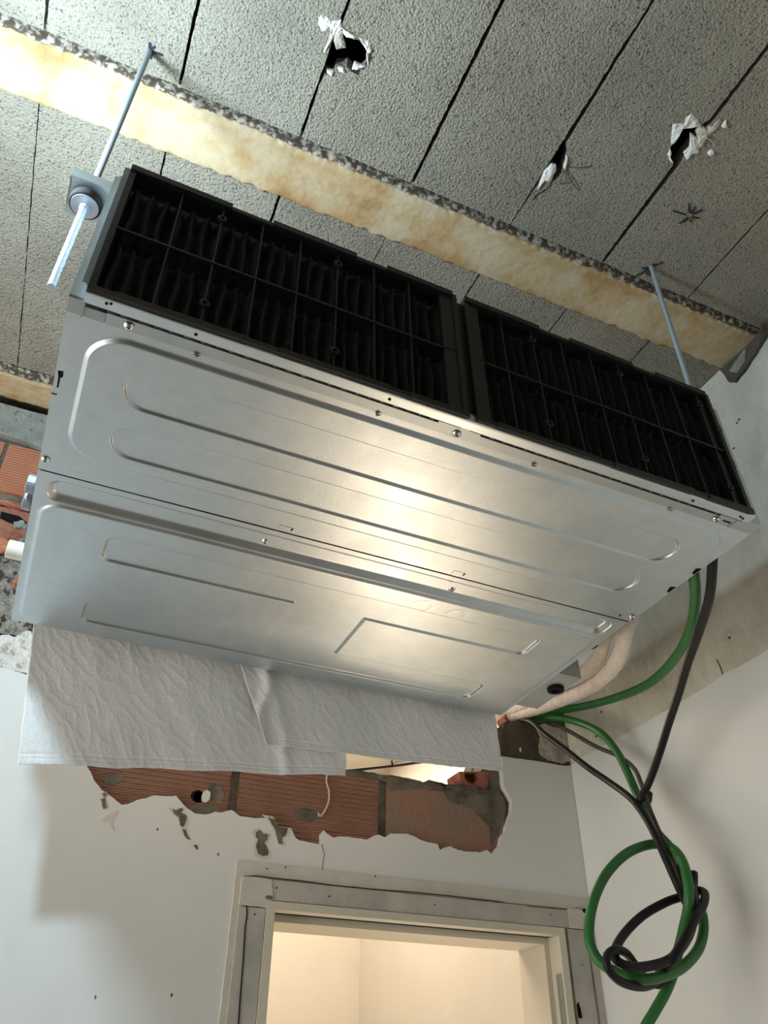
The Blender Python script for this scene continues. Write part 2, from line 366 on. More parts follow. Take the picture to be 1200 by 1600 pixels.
for i, f in enumerate(flakes):
    pts = rag([C2(*p) for p in f], .0014, .004, seed=i*2.3)
    cx_ = sum(p[0] for p in pts)/len(pts); cy_ = sum(p[1] for p in pts)/len(pts)
    rings = [(1.0, .006), (1.0, -.0008), (.80, -.0035), (.45, -.0050)]; mm = MB(); n = len(pts); vs = []
    for sc, dz in rings:
        for (x, y) in pts:
            X_, Y_0 = cx_+(x-cx_)*sc, cy_+(y-cy_)*sc
            vs.append((X_, Y_0, ZC+dz+(.0035*noise.noise(Vector((X_*120, Y_0*120, i)))+.002*noise.noise(Vector((X_*320, Y_0*320, i))) if dz < 0 else 0)))
    vs.append((cx_, cy_, ZC-.005))
    fs = [(a*n+q, a*n+(q+1) % n, (a+1)*n+(q+1) % n, (a+1)*n+q) for a in range(3) for q in range(n)] + [(3*n+q, 3*n+(q+1) % n, 4*n) for q in range(n)] + [tuple(range(n-1, -1, -1))]
    mm.add(vs, fs).obj('plaster_remnant', 'pale_render' if i in (7, 11) else 'white_crumb', ceil)
MB().tube([Vector((*C2(*p), ZC-.0004)) for p in [(862, 284), (858, 292), (848, 299), (838, 305), (833, 312)]], .0012, 5).obj('crack', 'void', ceil)
for i, pp in enumerate([[(884, 259), (900, 260), (925, 258)], [(884, 262), (895, 285), (905, 297)], [(873, 287), (885, 280), (880, 262)], [(1094, 213), (1108, 216), (1117, 228)]]):
    MB().tube(spline([Vector((*C2(*q), ZC-.002-.004*(j == 1))) for j, q in enumerate(pp)]), .0009, 6).obj('hair_strand', 'grey_cable' if i < 3 else 'string', ceil)
# felt pen stars on the blocks
def star(cx, cy, arms, w=.0035):
    for (dx, dy) in arms:
        a = Vector((*C2(cx+dx*.25, cy+dy*.25), 0)); b = Vector((*C2(cx+dx, cy+dy), 0)); t = (b-a).normalized(); n = Vector((-t.y, t.x, 0))*w/2
        q = [a-n, a+n, b+n*.7, b-n*.7]
        MB().plate([rag([(v.x, v.y) for v in q], .0006, .004)], 2, ZC-.0019, ZC-.0006).obj('pen_mark', 'ink', ceil)
star(1078, 337, [(-27, -8), (-17, 12), (-2, -20), (8, -14), (20, -10), (15, 4), (2, 10), (-10, 9)])
star(1018, 417, [(17, -8), (-24, 14), (-16, 2), (-8, 12), (4, -6), (-3, 14)])
star(234, 78, [(20, 8), (0, -12), (2, 14), (-4, 12), (8, -6)], .005)
x, y = C2(1080, 340); MB().lathe((x, y, ZC-.003), (0, 0, 1), [(0, .0045), (.0025, .0055)]).obj('drill_mark', 'mortar', ceil)

# ---- back wall: masonry core with the doorway and the duct opening, then bricks, render and paint on it
DX0, DX1, DZ = .655, 1.41, -.417
hole = [(.24, .005), (.24, .31), (1.47, .31), (1.468, .256), W2(842, 1118), W2(800, 1125), W2(780, 1135), W2(772, 1160), W2(762, 1190), W2(757, 1203), W2(752, 1222),
        W2(738, 1221), W2(722, 1221), W2(706, 1222), W2(690, 1218), W2(676, 1215), W2(668, 1219), W2(655, 1214), W2(630, 1210), W2(600, 1206), W2(590, 1203), W2(572, 1201), W2(545, 1199), W2(530, 1200), (.6, -.07), (.4, -.06)]
outer = [(XL, ZF), (DX0, ZF), (DX0, DZ), (DX1, DZ), (DX1, ZF), (XR, ZF), (XR, .805), (XL, .805)]
hole_r = rag(hole, .003, .010, seed=3)
core = MB().plate([outer, hole_r], 1, 1.192, 1.262)
wb = core.obj('wall_back', 'mortar'); struct(wb, 'white plastered back wall broken open to bare brick')
MB().plate([outer, rag([(x+.004*(1 if x > .8 else -1), z+(.012 if z < .1 else 0)) for x, z in hole], .002, .012, seed=8)], 1, 1.263, 1.325).obj('rear_leaf', 'mortar', wb)
# bottom plaster and paint
low = [(135, 1196), (141, 1206), (148, 1221), (158, 1233), (168, 1240), (176, 1246), (190, 1258), (200, 1256), (214, 1250), (228, 1247), (240, 1243), (262, 1244), (275, 1243), (283, 1253), (293, 1264), (305, 1271), (325, 1273), (336, 1268), (345, 1270), (362, 1265), (372, 1273), (380, 1276), (400, 1278), (416, 1278), (422, 1288), (430, 1293), (434, 1307), (440, 1300), (446, 1296), (455, 1295), (461, 1308), (466, 1313), (500, 1319), (501, 1303), (506, 1297), (514, 1305), (522, 1309), (530, 1306), (548, 1308), (572, 1312), (582, 1307), (592, 1304), (602, 1308), (610, 1303), (636, 1303), (645, 1306), (656, 1312), (670, 1316), (684, 1319), (688, 1329), (694, 1324), (703, 1322), (716, 1328), (733, 1331), (750, 1332), (761, 1328), (768, 1334), (780, 1322), (782, 1308), (789, 1300), (790, 1290), (798, 1270), (800, 1252), (794, 1240), (789, 1232), (786, 1220), (786, 1200), (784, 1182)]
lowW = [W2(*p) for p in low]
cornerW = [(XR, .033)]
top_right = [W2(*p) for p in [(800, 1184), (815, 1186), (830, 1188), (848, 1191), (866, 1194), (884, 1197), (890, 1196)]]
cut = [(x, z) for x, z in lowW]
paint = [(XL, ZF), (DX0-.02, ZF), (DX0-.02, DZ+.02), (DX1+.02, DZ+.02), (DX1+.02, ZF), (XR, ZF), (XR, .035)]
rr = rag(list(reversed(cut)), .0016, .006, closed=False, seed=11)
tr = rag(list(reversed(top_right)), .0012, .01, closed=False, seed=5)
paint += tr + rr + [(.15, -.10), (.13, ZP-.02), (.10, ZP)] + rag([(.09, ZP), (.02, ZP+.004), (.017, ZP-.006), (-.02, ZP), (-.06, ZP+.002)], .001, .01, closed=False) + [(XL, ZP)]
MB().plate([paint], 1, YW, 1.191).obj('painted_plaster', 'white_paint', wb)
# broken edge of the old plaster above the paint on the left
pl_ = [W2(*p) for p in [(-700, 800), (-250, 925), (-120, 952), (-40, 975), (0, 992), (14, 991), (24, 995), (32, 989), (42, 984), (49, 986), (51, 995), (52, 1010)]]
MB().plate([[(.09, ZP), (XL, ZP)] + [(XL, .125)] + rag(pl_, .002, .006, closed=False, seed=2) + [(.04, .10), (.09, .09)]], 1, 1.173, 1.191).obj('old_plaster', 'old_plaster', wb)
# cement band at the head of the wall, left
MB().plate([rag([(XL, .805), (XL, .70), (-.228, .699), (-.17, .697), (-.12, .688), (.3, .69), (XR, .69), (XR, .805)], .002, .02, seed=4)], 1, 1.168, 1.191).obj('cement_band', 'cement', wb)
# upper left brick courses
def brick(x0, x1, z0, z1, y=1.182, mtl='bright_brick', seed=1, holes=()):
    return MB().plate([rag([(x0, z0), (x1, z0), (x1, z1), (x0, z1)], .0018, .008, seed=seed)]+[h for h in holes], 1, y, 1.193).obj('brick', mtl, wb)
for i, x0 in enumerate([-1.05, -.77, -.487, -.203, .078, .36, .64, .92, 1.2]):
    if x0 > .0 and x0 < 1.2: pass
    brick(x0+.005, min(x0+.278, XR-.01), .525, .683, seed=i+20)
for i, x0 in enumerate([-.93, -.64, -.36, -.075, .205, .49]):
    brick(x0+.005, x0+.278, .345, .478, seed=i+40, mtl='broken_brick' if i == 2 else 'bright_brick')
# the torn hollow brick at the left edge of the picture and rubble under it
cav = [W2(*p) for p in [(2, 796), (30, 803), (42, 813), (38, 822), (12, 812), (0, 806)]]
MB().plate([cav], 1, 1.1795, 1.1815).obj('brick_hollow', 'void', wb)
for i, (p, a, b) in enumerate([((30, 790), .03, .007), ((12, 784), .03, .006), ((32, 818), .016, .012), ((20, 838), .02, .012), ((8, 850), .025, .02), ((34, 844), .012, .01), ((26, 905), .006, .018)]):
    x, z = W2(*p); blob((x, 1.178, z), a, .010, b, i*2.1+5).obj('brick_shard', ['broken_brick', 'bright_brick', 'cement', 'broken_brick', 'bright_brick', 'cement', 'bright_brick'][i], wb)
MB().plate([rag([(-1.2, .33), (-1.2, .13), (-.02, .125), (.05, .125), (.05, .30), (-.1, .325), (-.3, .335)], .006, .015, seed=9)], 1, 1.180, 1.193).obj('rubble_mortar', 'rubble', wb)
# bricks bared below the sheets
fh = []
cx, cz = W2(311, 1242)
fh = [(cx+.0165*math.cos(t), cz+.0150*math.sin(t)) for t in np.linspace(0, 2*math.pi, 20, endpoint=False)]
brick(.12, .529, -.36, -.085, seed=60, mtl='brick', holes=[fh])
brick(.551, .916, -.36, -.078, seed=61, mtl='brick')
brick(.941, 1.292, -.36, -.082, seed=62, mtl='brick_smeared')
# jagged mortar edging the broken opening
for i, (a, b) in enumerate([((545, 1202), (600, 1210)), ((600, 1210), (660, 1220)), ((665, 1222), (700, 1228)), ((700, 1228), (757, 1228))]):
    p, q_ = W2(*a), W2(*b); c = ((p[0]+q_[0])/2, (p[1]+q_[1])/2)
    blob((c[0], 1.184, c[1]-.006), abs(q_[0]-p[0])*.62, .010, .009, i*4.4+2, 12).obj('mortar_lump', 'mortar', wb)
MB().lathe((cx, 1.1915, cz), (0, -1, 0), [(0, .0160), (.0004, .0160)]).obj('drill_hole', 'void', wb)
tube_ = MB().lathe((cx+.003, 1.189, cz), (0, -1, 0), [(0, .0155), (.004, .0155), (.004, .0135), (0, .0135)]); tube_.obj('conduit_stub', 'black_plastic', wb)
x, z = W2(323, 1243); MB().plate([rag([(x+.0105*math.cos(t), z+.0140*math.sin(t)) for t in np.linspace(0, 6.283, 12, endpoint=False)], .002, .004, seed=3)], 1, 1.176, 1.187).obj('paper_plug', 'white_crumb', wb)
# a hollow brick end beside the opening
x0, z0 = W2(726, 1222); x1, z1 = W2(768, 1202)
bo = [W2(*p) for p in [(722, 1203), (768, 1203), (766, 1229), (733, 1228), (727, 1222), (724, 1215)]]
bh = [W2(*p) for p in [(730, 1204), (750, 1205), (753, 1213), (745, 1222), (736, 1220), (730, 1213)]]
MB().plate([rag(bo, .0012, .006, seed=6), bh], 1, 1.186, 1.26).obj('broken_brick', 'broken_brick', wb)
MB().plate([[(x-.001, z) for x, z in bh]], 1, 1.225, 1.23).obj('brick_hollow', 'broken_brick', wb)
MB().plate([[W2(812, 1085), W2(845, 1083), W2(845, 1112), W2(803, 1119), W2(800, 1112)]], 1, 1.215, 1.26).obj('brick', 'broken_brick', wb)
# dark render at the upper right, with a paler torn patch at the corner
rend = [W2(*p) for p in [(784, 1181), (786, 1160), (786, 1140), (790, 1130), (803, 1126), (842, 1119)]]
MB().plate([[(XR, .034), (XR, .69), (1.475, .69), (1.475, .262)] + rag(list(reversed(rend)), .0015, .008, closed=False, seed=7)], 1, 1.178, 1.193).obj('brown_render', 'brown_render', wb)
pp = [W2(*p) for p in [(838, 1134), (846, 1150), (843, 1165), (846, 1178), (858, 1187), (880, 1192), (896, 1189), (905, 1175), (900, 1150), (888, 1138), (868, 1136), (852, 1130)]]
MB().plate([rag([(min(x, XR), z) for x, z in pp], .002, .006, seed=12)], 1, 1.1735, 1.179).obj('pale_render', 'pale_render', wb)
for i, p in enumerate([(815, 1170), (881, 1180)]):
    x, z = W2(*p); blob((x, 1.1765, z), .003, .0015, .006, i).obj('plaster_fleck', 'white_crumb' if i < 1 else 'void', wb)
# chips and runs in the white plaster under the broken edge
chips = [[(160, 1240), (165, 1238), (168, 1243), (162, 1246)], [(158, 1250), (164, 1247), (167, 1262), (162, 1264)],
         [(269, 1264), (275, 1266), (285, 1263), (287, 1266), (281, 1269), (290, 1275), (290, 1285), (286, 1292), (281, 1290), (279, 1278), (272, 1272)],
         [(285, 1296), (291, 1298), (294, 1307), (298, 1312), (294, 1312), (287, 1303)], [(302, 1321), (307, 1321), (308, 1328), (305, 1328)],
         [(400, 1300), (406, 1297), (411, 1304), (415, 1303), (419, 1306), (417, 1314), (413, 1318), (419, 1330), (418, 1336), (411, 1338), (402, 1334), (400, 1322), (403, 1312), (399, 1306)],
         [(418, 1278), (430, 1280), (436, 1292), (450, 1295), (446, 1305), (440, 1308), (442, 1318), (435, 1318), (433, 1308), (428, 1292)]]
for i, c in enumerate(chips):
    MB().plate([rag([W2(*p) for p in c], .0024, .0022, seed=i+30)], 1, 1.1686, 1.1702).obj('chipped_patch', 'mortar', wb)
    g = [W2(*p) for p in c]; gx = sum(p[0] for p in g)/len(g); gz = sum(p[1] for p in g)/len(g)
    MB().plate([rag([(gx+(p[0]-gx)*1.35+.002*(1 if p[0] > gx else -1), gz+(p[1]-gz)*1.2) for p in g], .0016, .004, seed=i+60)], 1, 1.1693, 1.1702).obj('filler_patch', 'filler', wb)
for i, c in enumerate([[(160, 1281), (172, 1272), (184, 1266), (183, 1274), (176, 1284), (178, 1300), (173, 1292), (170, 1285), (157, 1284)]]):
    MB().plate([rag([W2(*p) for p in c], .001, .003, seed=i+30)], 1, 1.1692, 1.1702).obj('filler_patch', 'filler', wb)
for i, c in enumerate([[(284, 1251), (296, 1256), (312, 1259), (332, 1256), (346, 1262), (338, 1272), (322, 1276), (300, 1272), (288, 1264)], [(330, 1222), (345, 1226), (352, 1240), (346, 1256), (334, 1250), (327, 1236)],
                        [(460, 1262), (478, 1260), (497, 1268), (500, 1278), (488, 1284), (468, 1278)], [(690, 1232), (730, 1226), (775, 1232), (792, 1246), (794, 1268), (782, 1300), (770, 1320), (768, 1290), (740, 1262), (705, 1250)],
                        [(162, 1206), (190, 1206), (198, 1216), (180, 1224), (164, 1218)], [(604, 1224), (640, 1222), (668, 1228), (640, 1234), (612, 1232)]]):
    MB().plate([rag([W2(*p) for p in c], .004, .004, seed=i+80)], 1, 1.1812, 1.1822).obj('mortar_smear', 'mortar', wb)
for c in [[(502, 1319), (507, 1335), (504, 1350), (503, 1380)]]:
    MB().tube([Vector((W2(*p)[0], 1.1697, W2(*p)[1])) for p in c], .0009, 5).obj('crack', 'mortar', wb)
for p in [(246, 1296), (268, 1555), (149, 1558), (341, 1335)]:
    x, z = W2(*p); blob((x, 1.170, z), .002, .0006, .003, p[0]).obj('paint_nick', 'mortar', wb)

# ---- doorway frame
door = MB(); x0, zt = .6385, -.400
def strip(loops, y0, y1, name, mtl, par): return MB().plate(loops, 1, y0, y1).obj(name, mtl, par)
dr = strip([rag([(.585, ZF), (.563, ZF), (.563, -.322), (1.524, -.324), (1.524, ZF), (1.50, ZF), (1.50, -.352), (.585, -.352)], .0009, .02, seed=14)], 1.1645, 1.171, 'door_1', 'filler', None)
struct(dr, 'stripped wooden door frame with patched plaster surround')
strip([rag([(.5775, ZF), (.638, ZF), (.638, -.416), (.5775, -.416)], .0006, .02, seed=15)], 1.160, 1.171, 'casing', 'grey_wood', dr)
strip([rag([(.640, -.356), (1.494, -.356), (1.494, -.398), (.640, -.398)], .0006, .02, seed=16)], 1.160, 1.171, 'casing', 'grey_wood', dr)
strip([rag([(1.437, ZF), (1.494, ZF), (1.494, -.400), (1.437, -.400)], .0006, .02, seed=17)], 1.160, 1.171, 'casing', 'grey_wood', dr)
strip([rag([(.577, -.413), (.640, -.415), (.652, -.396), (.645, -.356), (.60, -.3545), (.577, -.356)], .0012, .008, seed=18)], 1.1575, 1.172, 'filler_block', 'filler', dr)
strip([rag([(1.445, -.398), (1.496, -.398), (1.496, -.352), (1.445, -.352)], .0012, .008, seed=19)], 1.1575, 1.172, 'filler_block', 'filler', dr)
strip([[(.6395, ZF), (.6585, ZF), (.6585, DZ), (1.4065, DZ), (1.4065, ZF), (1.4255, ZF), (1.4255, -.400), (.6395, -.400)]], 1.156, 1.33, 'jamb_lining', 'cream_paint', dr)
strip([[(.6585, ZF), (.6735, ZF), (.6735, -.4330), (1.3915, -.4330), (1.3915, ZF), (1.4065, ZF), (1.4065, DZ), (.6585, DZ)]], 1.205, 1.33, 'door_stop', 'cream_paint', dr)
MB().box(1.4045, 1.4068, 1.163, 1.185, -.66, -.50).obj('strike_plate', 'galvanised_dark', dr)
x, z = W2(900, 1578); MB().plate([rag([(x-.006, z-.018), (x+.006, z-.018), (x+.004, z), (x-.001, z+.016), (x-.006, z+.010)], .001, .004)], 1, 1.1552, 1.1562).obj('splintered_notch', 'void', dr)
def seam(ps, r, name='crack', par=dr, y=1.1625):
    MB().tube([Vector((W2(*p)[0], y, W2(*p)[1])) for p in ps], r, 5).obj(name, 'void', par)
seam([(375, 1413), (374, 1400), (376, 1385), (380, 1371), (400, 1370), (430, 1374), (470, 1378), (520, 1385), (580, 1391), (640, 1395), (700, 1401), (760, 1408), (783, 1411)], .0011, y=1.1585)
seam([(383, 1416), (384, 1430), (381, 1450), (378, 1500), (373, 1560), (370, 1605)], .0014, y=1.1590)
seam([(820, 1417), (855, 1420), (880, 1422), (900, 1420), (912, 1424)], .0007, y=1.1590)
seam([(915, 1465), (920, 1510), (928, 1560), (934, 1605)], .0007, y=1.1590)
seam([(937, 1515), (945, 1560), (950, 1595)], .0006, y=1.164)
x, z = W2(909, 1424); blob((x, 1.1575, z), .007, .001, .005, 3.3).obj('chipped_patch', 'void', dr)
x, z = W2(418, 1404); blob((x, 1.157, z), .008, .001, .004, 1.3).obj('chipped_patch', 'mortar', dr)
for p in [(416, 1358), (445, 1356), (430, 1389), (512, 1402), (676, 1415), (585, 1370), (857, 1430), (906, 1508), (396, 1430)]:
    x, z = W2(*p); blob((x, 1.1595 if p[1] > 1375 else 1.1645, z), .0017, .0007, .0017, p[0]).obj('nail_hole', 'void', dr)

# ---- right wall
m = MB().box(XR, XR+.1, YF, YH, ZF, 1.0); wr = m.obj('wall_right', 'rough_wall'); struct(wr, 'right wall, bare plaster above and white paint below')
def R2(px, py): p = at(px, py, 0, XR-.004); return (p.y, p.z)
edge = [R2(*p) for p in [(896, 1194), (905, 1186), (920, 1178), (940, 1167), (970, 1151), (1000, 1135), (1030, 1117), (1060, 1100), (1090, 1082), (1110, 1070), (1128, 1056), (1134, 1052), (1150, 1045), (1180, 1028), (1200, 1016)]]
MB().plate([[(1.169, ZF), (YF, ZF), (YF, .045)] + rag(list(reversed(edge)), .0012, .01, closed=False, seed=21) + [(1.169, .036)]], 0, XR-.006, XR+.001).obj('painted_plaster', 'white_paint', wr)
mp_ = [R2(*p) for p in [(1128, 577), (1140, 598), (1150, 597), (1166, 577), (1182, 552), (1196, 530), (1210, 505), (1206, 496), (1190, 518), (1165, 545)]]
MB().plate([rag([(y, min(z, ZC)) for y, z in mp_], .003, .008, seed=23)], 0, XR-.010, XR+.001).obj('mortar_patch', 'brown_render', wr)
mp_ = [R2(*p) for p in [(1160, 555), (1168, 546), (1168, 566), (1155, 584), (1143, 582)]]
MB().plate([rag(mp_, .002, .006, seed=24)], 0, XR-.0125, XR+.001).obj('cement_patch', 'cement', wr)
for i, ps in enumerate([[(1118, 1030), (1124, 1042), (1128, 1055)]]):
    MB().tube([Vector((XR-.0005, *R2(*p))) for p in ps], .0014, 5).obj('crack', 'brown_render', wr)
for p in [(1150, 660), (1153, 655), (1010, 945), (1145, 700), (1138, 996), (1080, 1010), (1125, 1058), (930, 1150), (938, 1112)]:
    y, z = R2(*p); blob((XR, y, z), .002, .004, .003, p[0]).obj('plaster_pit', 'brown_render', wr)
# ---- hall beyond the wall
struct(MB().box(XH-.1, XR+.1, YH, YH+.1, ZF, .6).obj('wall_far', 'hall_paint'))
struct(MB().box(XH-.1, XH, 1.325, YH, ZF, .6).obj('wall_hall', 'hall_paint'))
m = MB().box(XH, XR, 1.326, YH, .45, .5); struct(m.obj('trim_1', 'hall_paint'), 'hall ceiling beyond the wall')
m = MB().box(XR-.004, XR+.001, 1.326, YH, ZF, .45); struct(m.obj('trim_2', 'hall_paint'), 'painted side wall of the hall')

# ================================================================== THE AIR CONDITIONER
ac = thing('air_conditioner', 'long galvanised steel ducted air conditioner with black intake filters hung under the ceiling', 'air conditioner')
ac.rotation_euler = (-.03025, -.00524, .02472)
W_, D_, H_ = 1.10, .795, .278
m = MB(); m.box(0, W_, 0, D_, .0145, H_)
m.box(0, .004, 0, D_, .003, .015); m.box(W_-.004, W_, 0, D_, .003, .015); m.box(0, W_, D_-.004, D_, .003, .015)
m.box(0, .0185, -.024, 0.001, .003, H_-.004); m.box(W_-.0185, W_, -.024, .001, .003, H_-.004)
m.box(.0185, W_-.0185, -.024, .001, H_-.014, H_-.004)
m.box(.004, .018, -.020, -.004, H_-.004, H_+.006)
m.obj('casing', 'galvanised_dark', ac)
# side flanges carrying the filter rails
MB().box(.0165, .0185, -.050, -.0, -.004, .262).box(.011, .0165, -.050, -.0485, .0, .262).obj('filter_guide', 'zinc', ac)
MB().box(W_-.052, W_-.050, -.050, -.0, -.004, .262).obj('filter_guide', 'zinc', ac)
def sweep(prof, x0, x1):
    mm = MB(); n = len(prof); mm.add([(x0, y, z) for y, z in prof]+[(x1, y, z) for y, z in prof], [(i, (i+1) % n, (i+1) % n+n, i+n) for i in range(n)]+[tuple(range(n)), tuple(range(2*n-1, n-1, -1))]); return mm
sweep([(-.0005, .004), (-.0005, -.0015), (-.0310, -.0030), (-.0310, .004)], .045, 1.072).obj('fixing_strip', 'galvanised_dark', ac)  # darker metal puts the recessed strip's shade into its colour
sweep([(-.0300, .004), (-.0300, -.0108), (-.0318, -.0124), (-.0460, -.0142), (-.0488, -.0142), (-.0500, -.0125), (-.0500, -.003), (-.047, -.003), (-.047, .004)], .0185, W_-.044).obj('filter_rail', 'galvanised', ac)
def sweep_corner(): return sweep([(0, .004), (0, -.001), (-.022, .0005), (-.024, .004)], .0, .0445)
sweep_corner().obj('corner_fold', 'galvanised_dark', ac)
sweep([(0, .004), (0, -.001), (-.022, .0005), (-.024, .004)], 1.0725, 1.10).obj('corner_fold', 'galvanised_dark', ac)

def sd_rr(X, Y, x0, x1, y0, y1, r):
    qx = np.abs(X-(x0+x1)/2)-(x1-x0)/2+r; qy = np.abs(Y-(y0+y1)/2)-(y1-y0)/2+r
    return np.minimum(np.maximum(qx, qy), 0)+np.hypot(np.maximum(qx, 0), np.maximum(qy, 0))-r
def ss(d, w):                       # 1 inside, 0 outside, slope w centred on the outline
    t = np.clip(.5-d/w, 0, 1); return t*t*(3-2*t)
def axis(n0, n1, crit, fine=.0009, coarse=.006):
    v = set(np.round(np.arange(n0, n1, coarse), 5)); v.add(n1)
    for c in crit:
        for t in np.arange(-.006, .0061, fine):
            if n0 < c+t < n1: v.add(round(c+t, 5))
    return np.array(sorted(v))
def bow(X, Y): return .0006*np.sin(X*7.1+1.3)*np.sin(Y*19)+.0004*np.sin(X*17+Y*9)
# front cover panel
xs = axis(0, W_, [.033, 1.075]+list(np.arange(.085, .125, .006))+list(np.arange(.98, 1.02, .006))+list(np.arange(.035, .085, .006))+list(np.arange(1.025, 1.075, .006)), coarse=.004)
ys = np.arange(0, .3165, .0011)
X, Y = np.meshgrid(xs, ys)
Z = -.0046*ss(sd_rr(X, Y, .033, 1.077, .0165, .260, .050), .007)
s1 = sd_rr(X, Y, .088, 1.016, .061, .127, .033); s2 = sd_rr(X, Y, .088, 1.016, .166, .232, .033)
Z += .0034*ss(np.minimum(s1, s2), .0034) + bow(X, Y)*.5
Z[-1, :] += .004; Z[-2, :] += .0006
cover = grid_obj('bottom_cover', X, Y, Z, 'galvanised', ac, flip=True)
# rear panel
xs = axis(0, W_, list(np.arange(.02, .034, .006))+list(np.arange(1.06, 1.09, .006))+[.123, .477, .62, .977], coarse=.0035)
ys = np.arange(.3175, D_+.0001, .0011)
X, Y = np.meshgrid(xs, ys)
Z = .0012 - .0036*ss(sd_rr(X, Y, .014, 1.084, .392, .782, .034), .008)
Z += .0088*ss(sd_rr(X, Y, .0235, 1.073, .3375, .381, .014), .0150)
a = sd_rr(X, Y, .1245, .978, .442, .514, .016); b = sd_rr(X, Y, .1225, .977, .664, .738, .016); c = sd_rr(X, Y, .476, .620, .48, .70, .001)
hh = np.minimum(np.minimum(a, b), c); Z += .0040*ss(hh, .0042) + bow(X, Y)*.6
for (kx, ky) in ((.700, .425), (.775, .428)):      # two faint pressed rings
    Z += .00022*np.exp(-((np.hypot(X-kx, Y-ky)-.018)/.0018)**2)
rear = grid_obj('bottom_panel', X, Y, Z, 'galvanised', ac, flip=True)
# joint line between the panels, slots and lugs
MB().box(.004, W_-.002, .3160, .3180, .0008, .0042).obj('panel_joint', 'void', ac)
for x in (.054, .384, .709, 1.055):
    MB().box(x-.011, x-.0102, .2985, .3155, -.0003, .001).box(x-.011, x+.011, .2982, .2988, -.0003, .001).obj('locating_tab', 'galvanised_dark', ac)
    if x > .3: MB().plate([[(x+.0100, .3010), (x+.0128, .2985), (x+.0128, .304), (x+.0110, .3075)]], 2, -.0006, .0012).obj('tab_slot', 'void', ac)
MB().plate([[(.0030, .104), (.0095, .103), (.0100, .112), (.0072, .115), (.0070, .134), (.0050, .134), (.0048, .115)]], 2, -.0005, .002).obj('keyhole_slot', 'void', ac)
MB().box(.0, .007, .1475, .1487, -.0004, .002).obj('locating_tab', 'void', ac)
for (x, y) in ((1.092, .130), (1.091, .196)):
    MB().plate([[(x-.003, y-.012), (x+.006, y-.016), (x+.006, y+.004), (x+.001, y+.002)]], 2, -.0007, .002).obj('keyhole_slot', 'void', ac)
def screw(x, y, z=-.001, r=.0058, n=(0, 0, -1), par=ac):
    s = MB().lathe((x, y, z), n, [(0, r*1.15), (.0010, r*1.1), (.0028, r*.75), (.0036, r*.35)], 16).obj('screw', 'chrome', par, smooth=True)
    c = Vector((x, y, z))+Vector(n)*.0034
    d = MB().box(c.x-r*.5, c.x+r*.5, c.y-.0005, c.y+.0005, c.z-.0007, c.z+.0004).box(c.x-.0005, c.x+.0005, c.y-r*.5, c.y+r*.5, c.z-.0007, c.z+.0004)
    d.obj('cross_recess', 'void', s)
for (x, y) in ((.008, .288), (.366, .350), (.723, .352), (1.091, .297)): screw(x, y, -.0008)
for x in (.073, .532, 1.015): screw(x, -.0095, -.0028)
for x in (.160, .414, .670, .929):
    MB().add([(x-.005, .0, -.0032), (x+.005, .0, -.0032), (x, .0075, -.001), (x, 0, -.0068)], [(0, 1, 2), (0, 3, 1), (0, 2, 3), (1, 3, 2)]).obj('stop_lug', 'galvanised_dark', ac)
for x in (.150, .412, .935): MB().lathe((x, -.040, -.0136), (0, .3, -1), [(0, .0022), (.0008, .0022)], 12).obj('rivet_hole', 'void', ac)
for (x, y) in ((.055, -.028), (.060, -.030), (1.045, -.026), (1.052, -.024)):
    MB().lathe((x-.012, y-.014, -.0134), (0, .1, -1), [(0, .0018), (.0014, .0018)], 10).obj('rivet_hole', 'void', ac)
MB().box(1.028, 1.044, -.0118, -.0105, -.0036, 0).obj('tab_slot', 'void', ac)

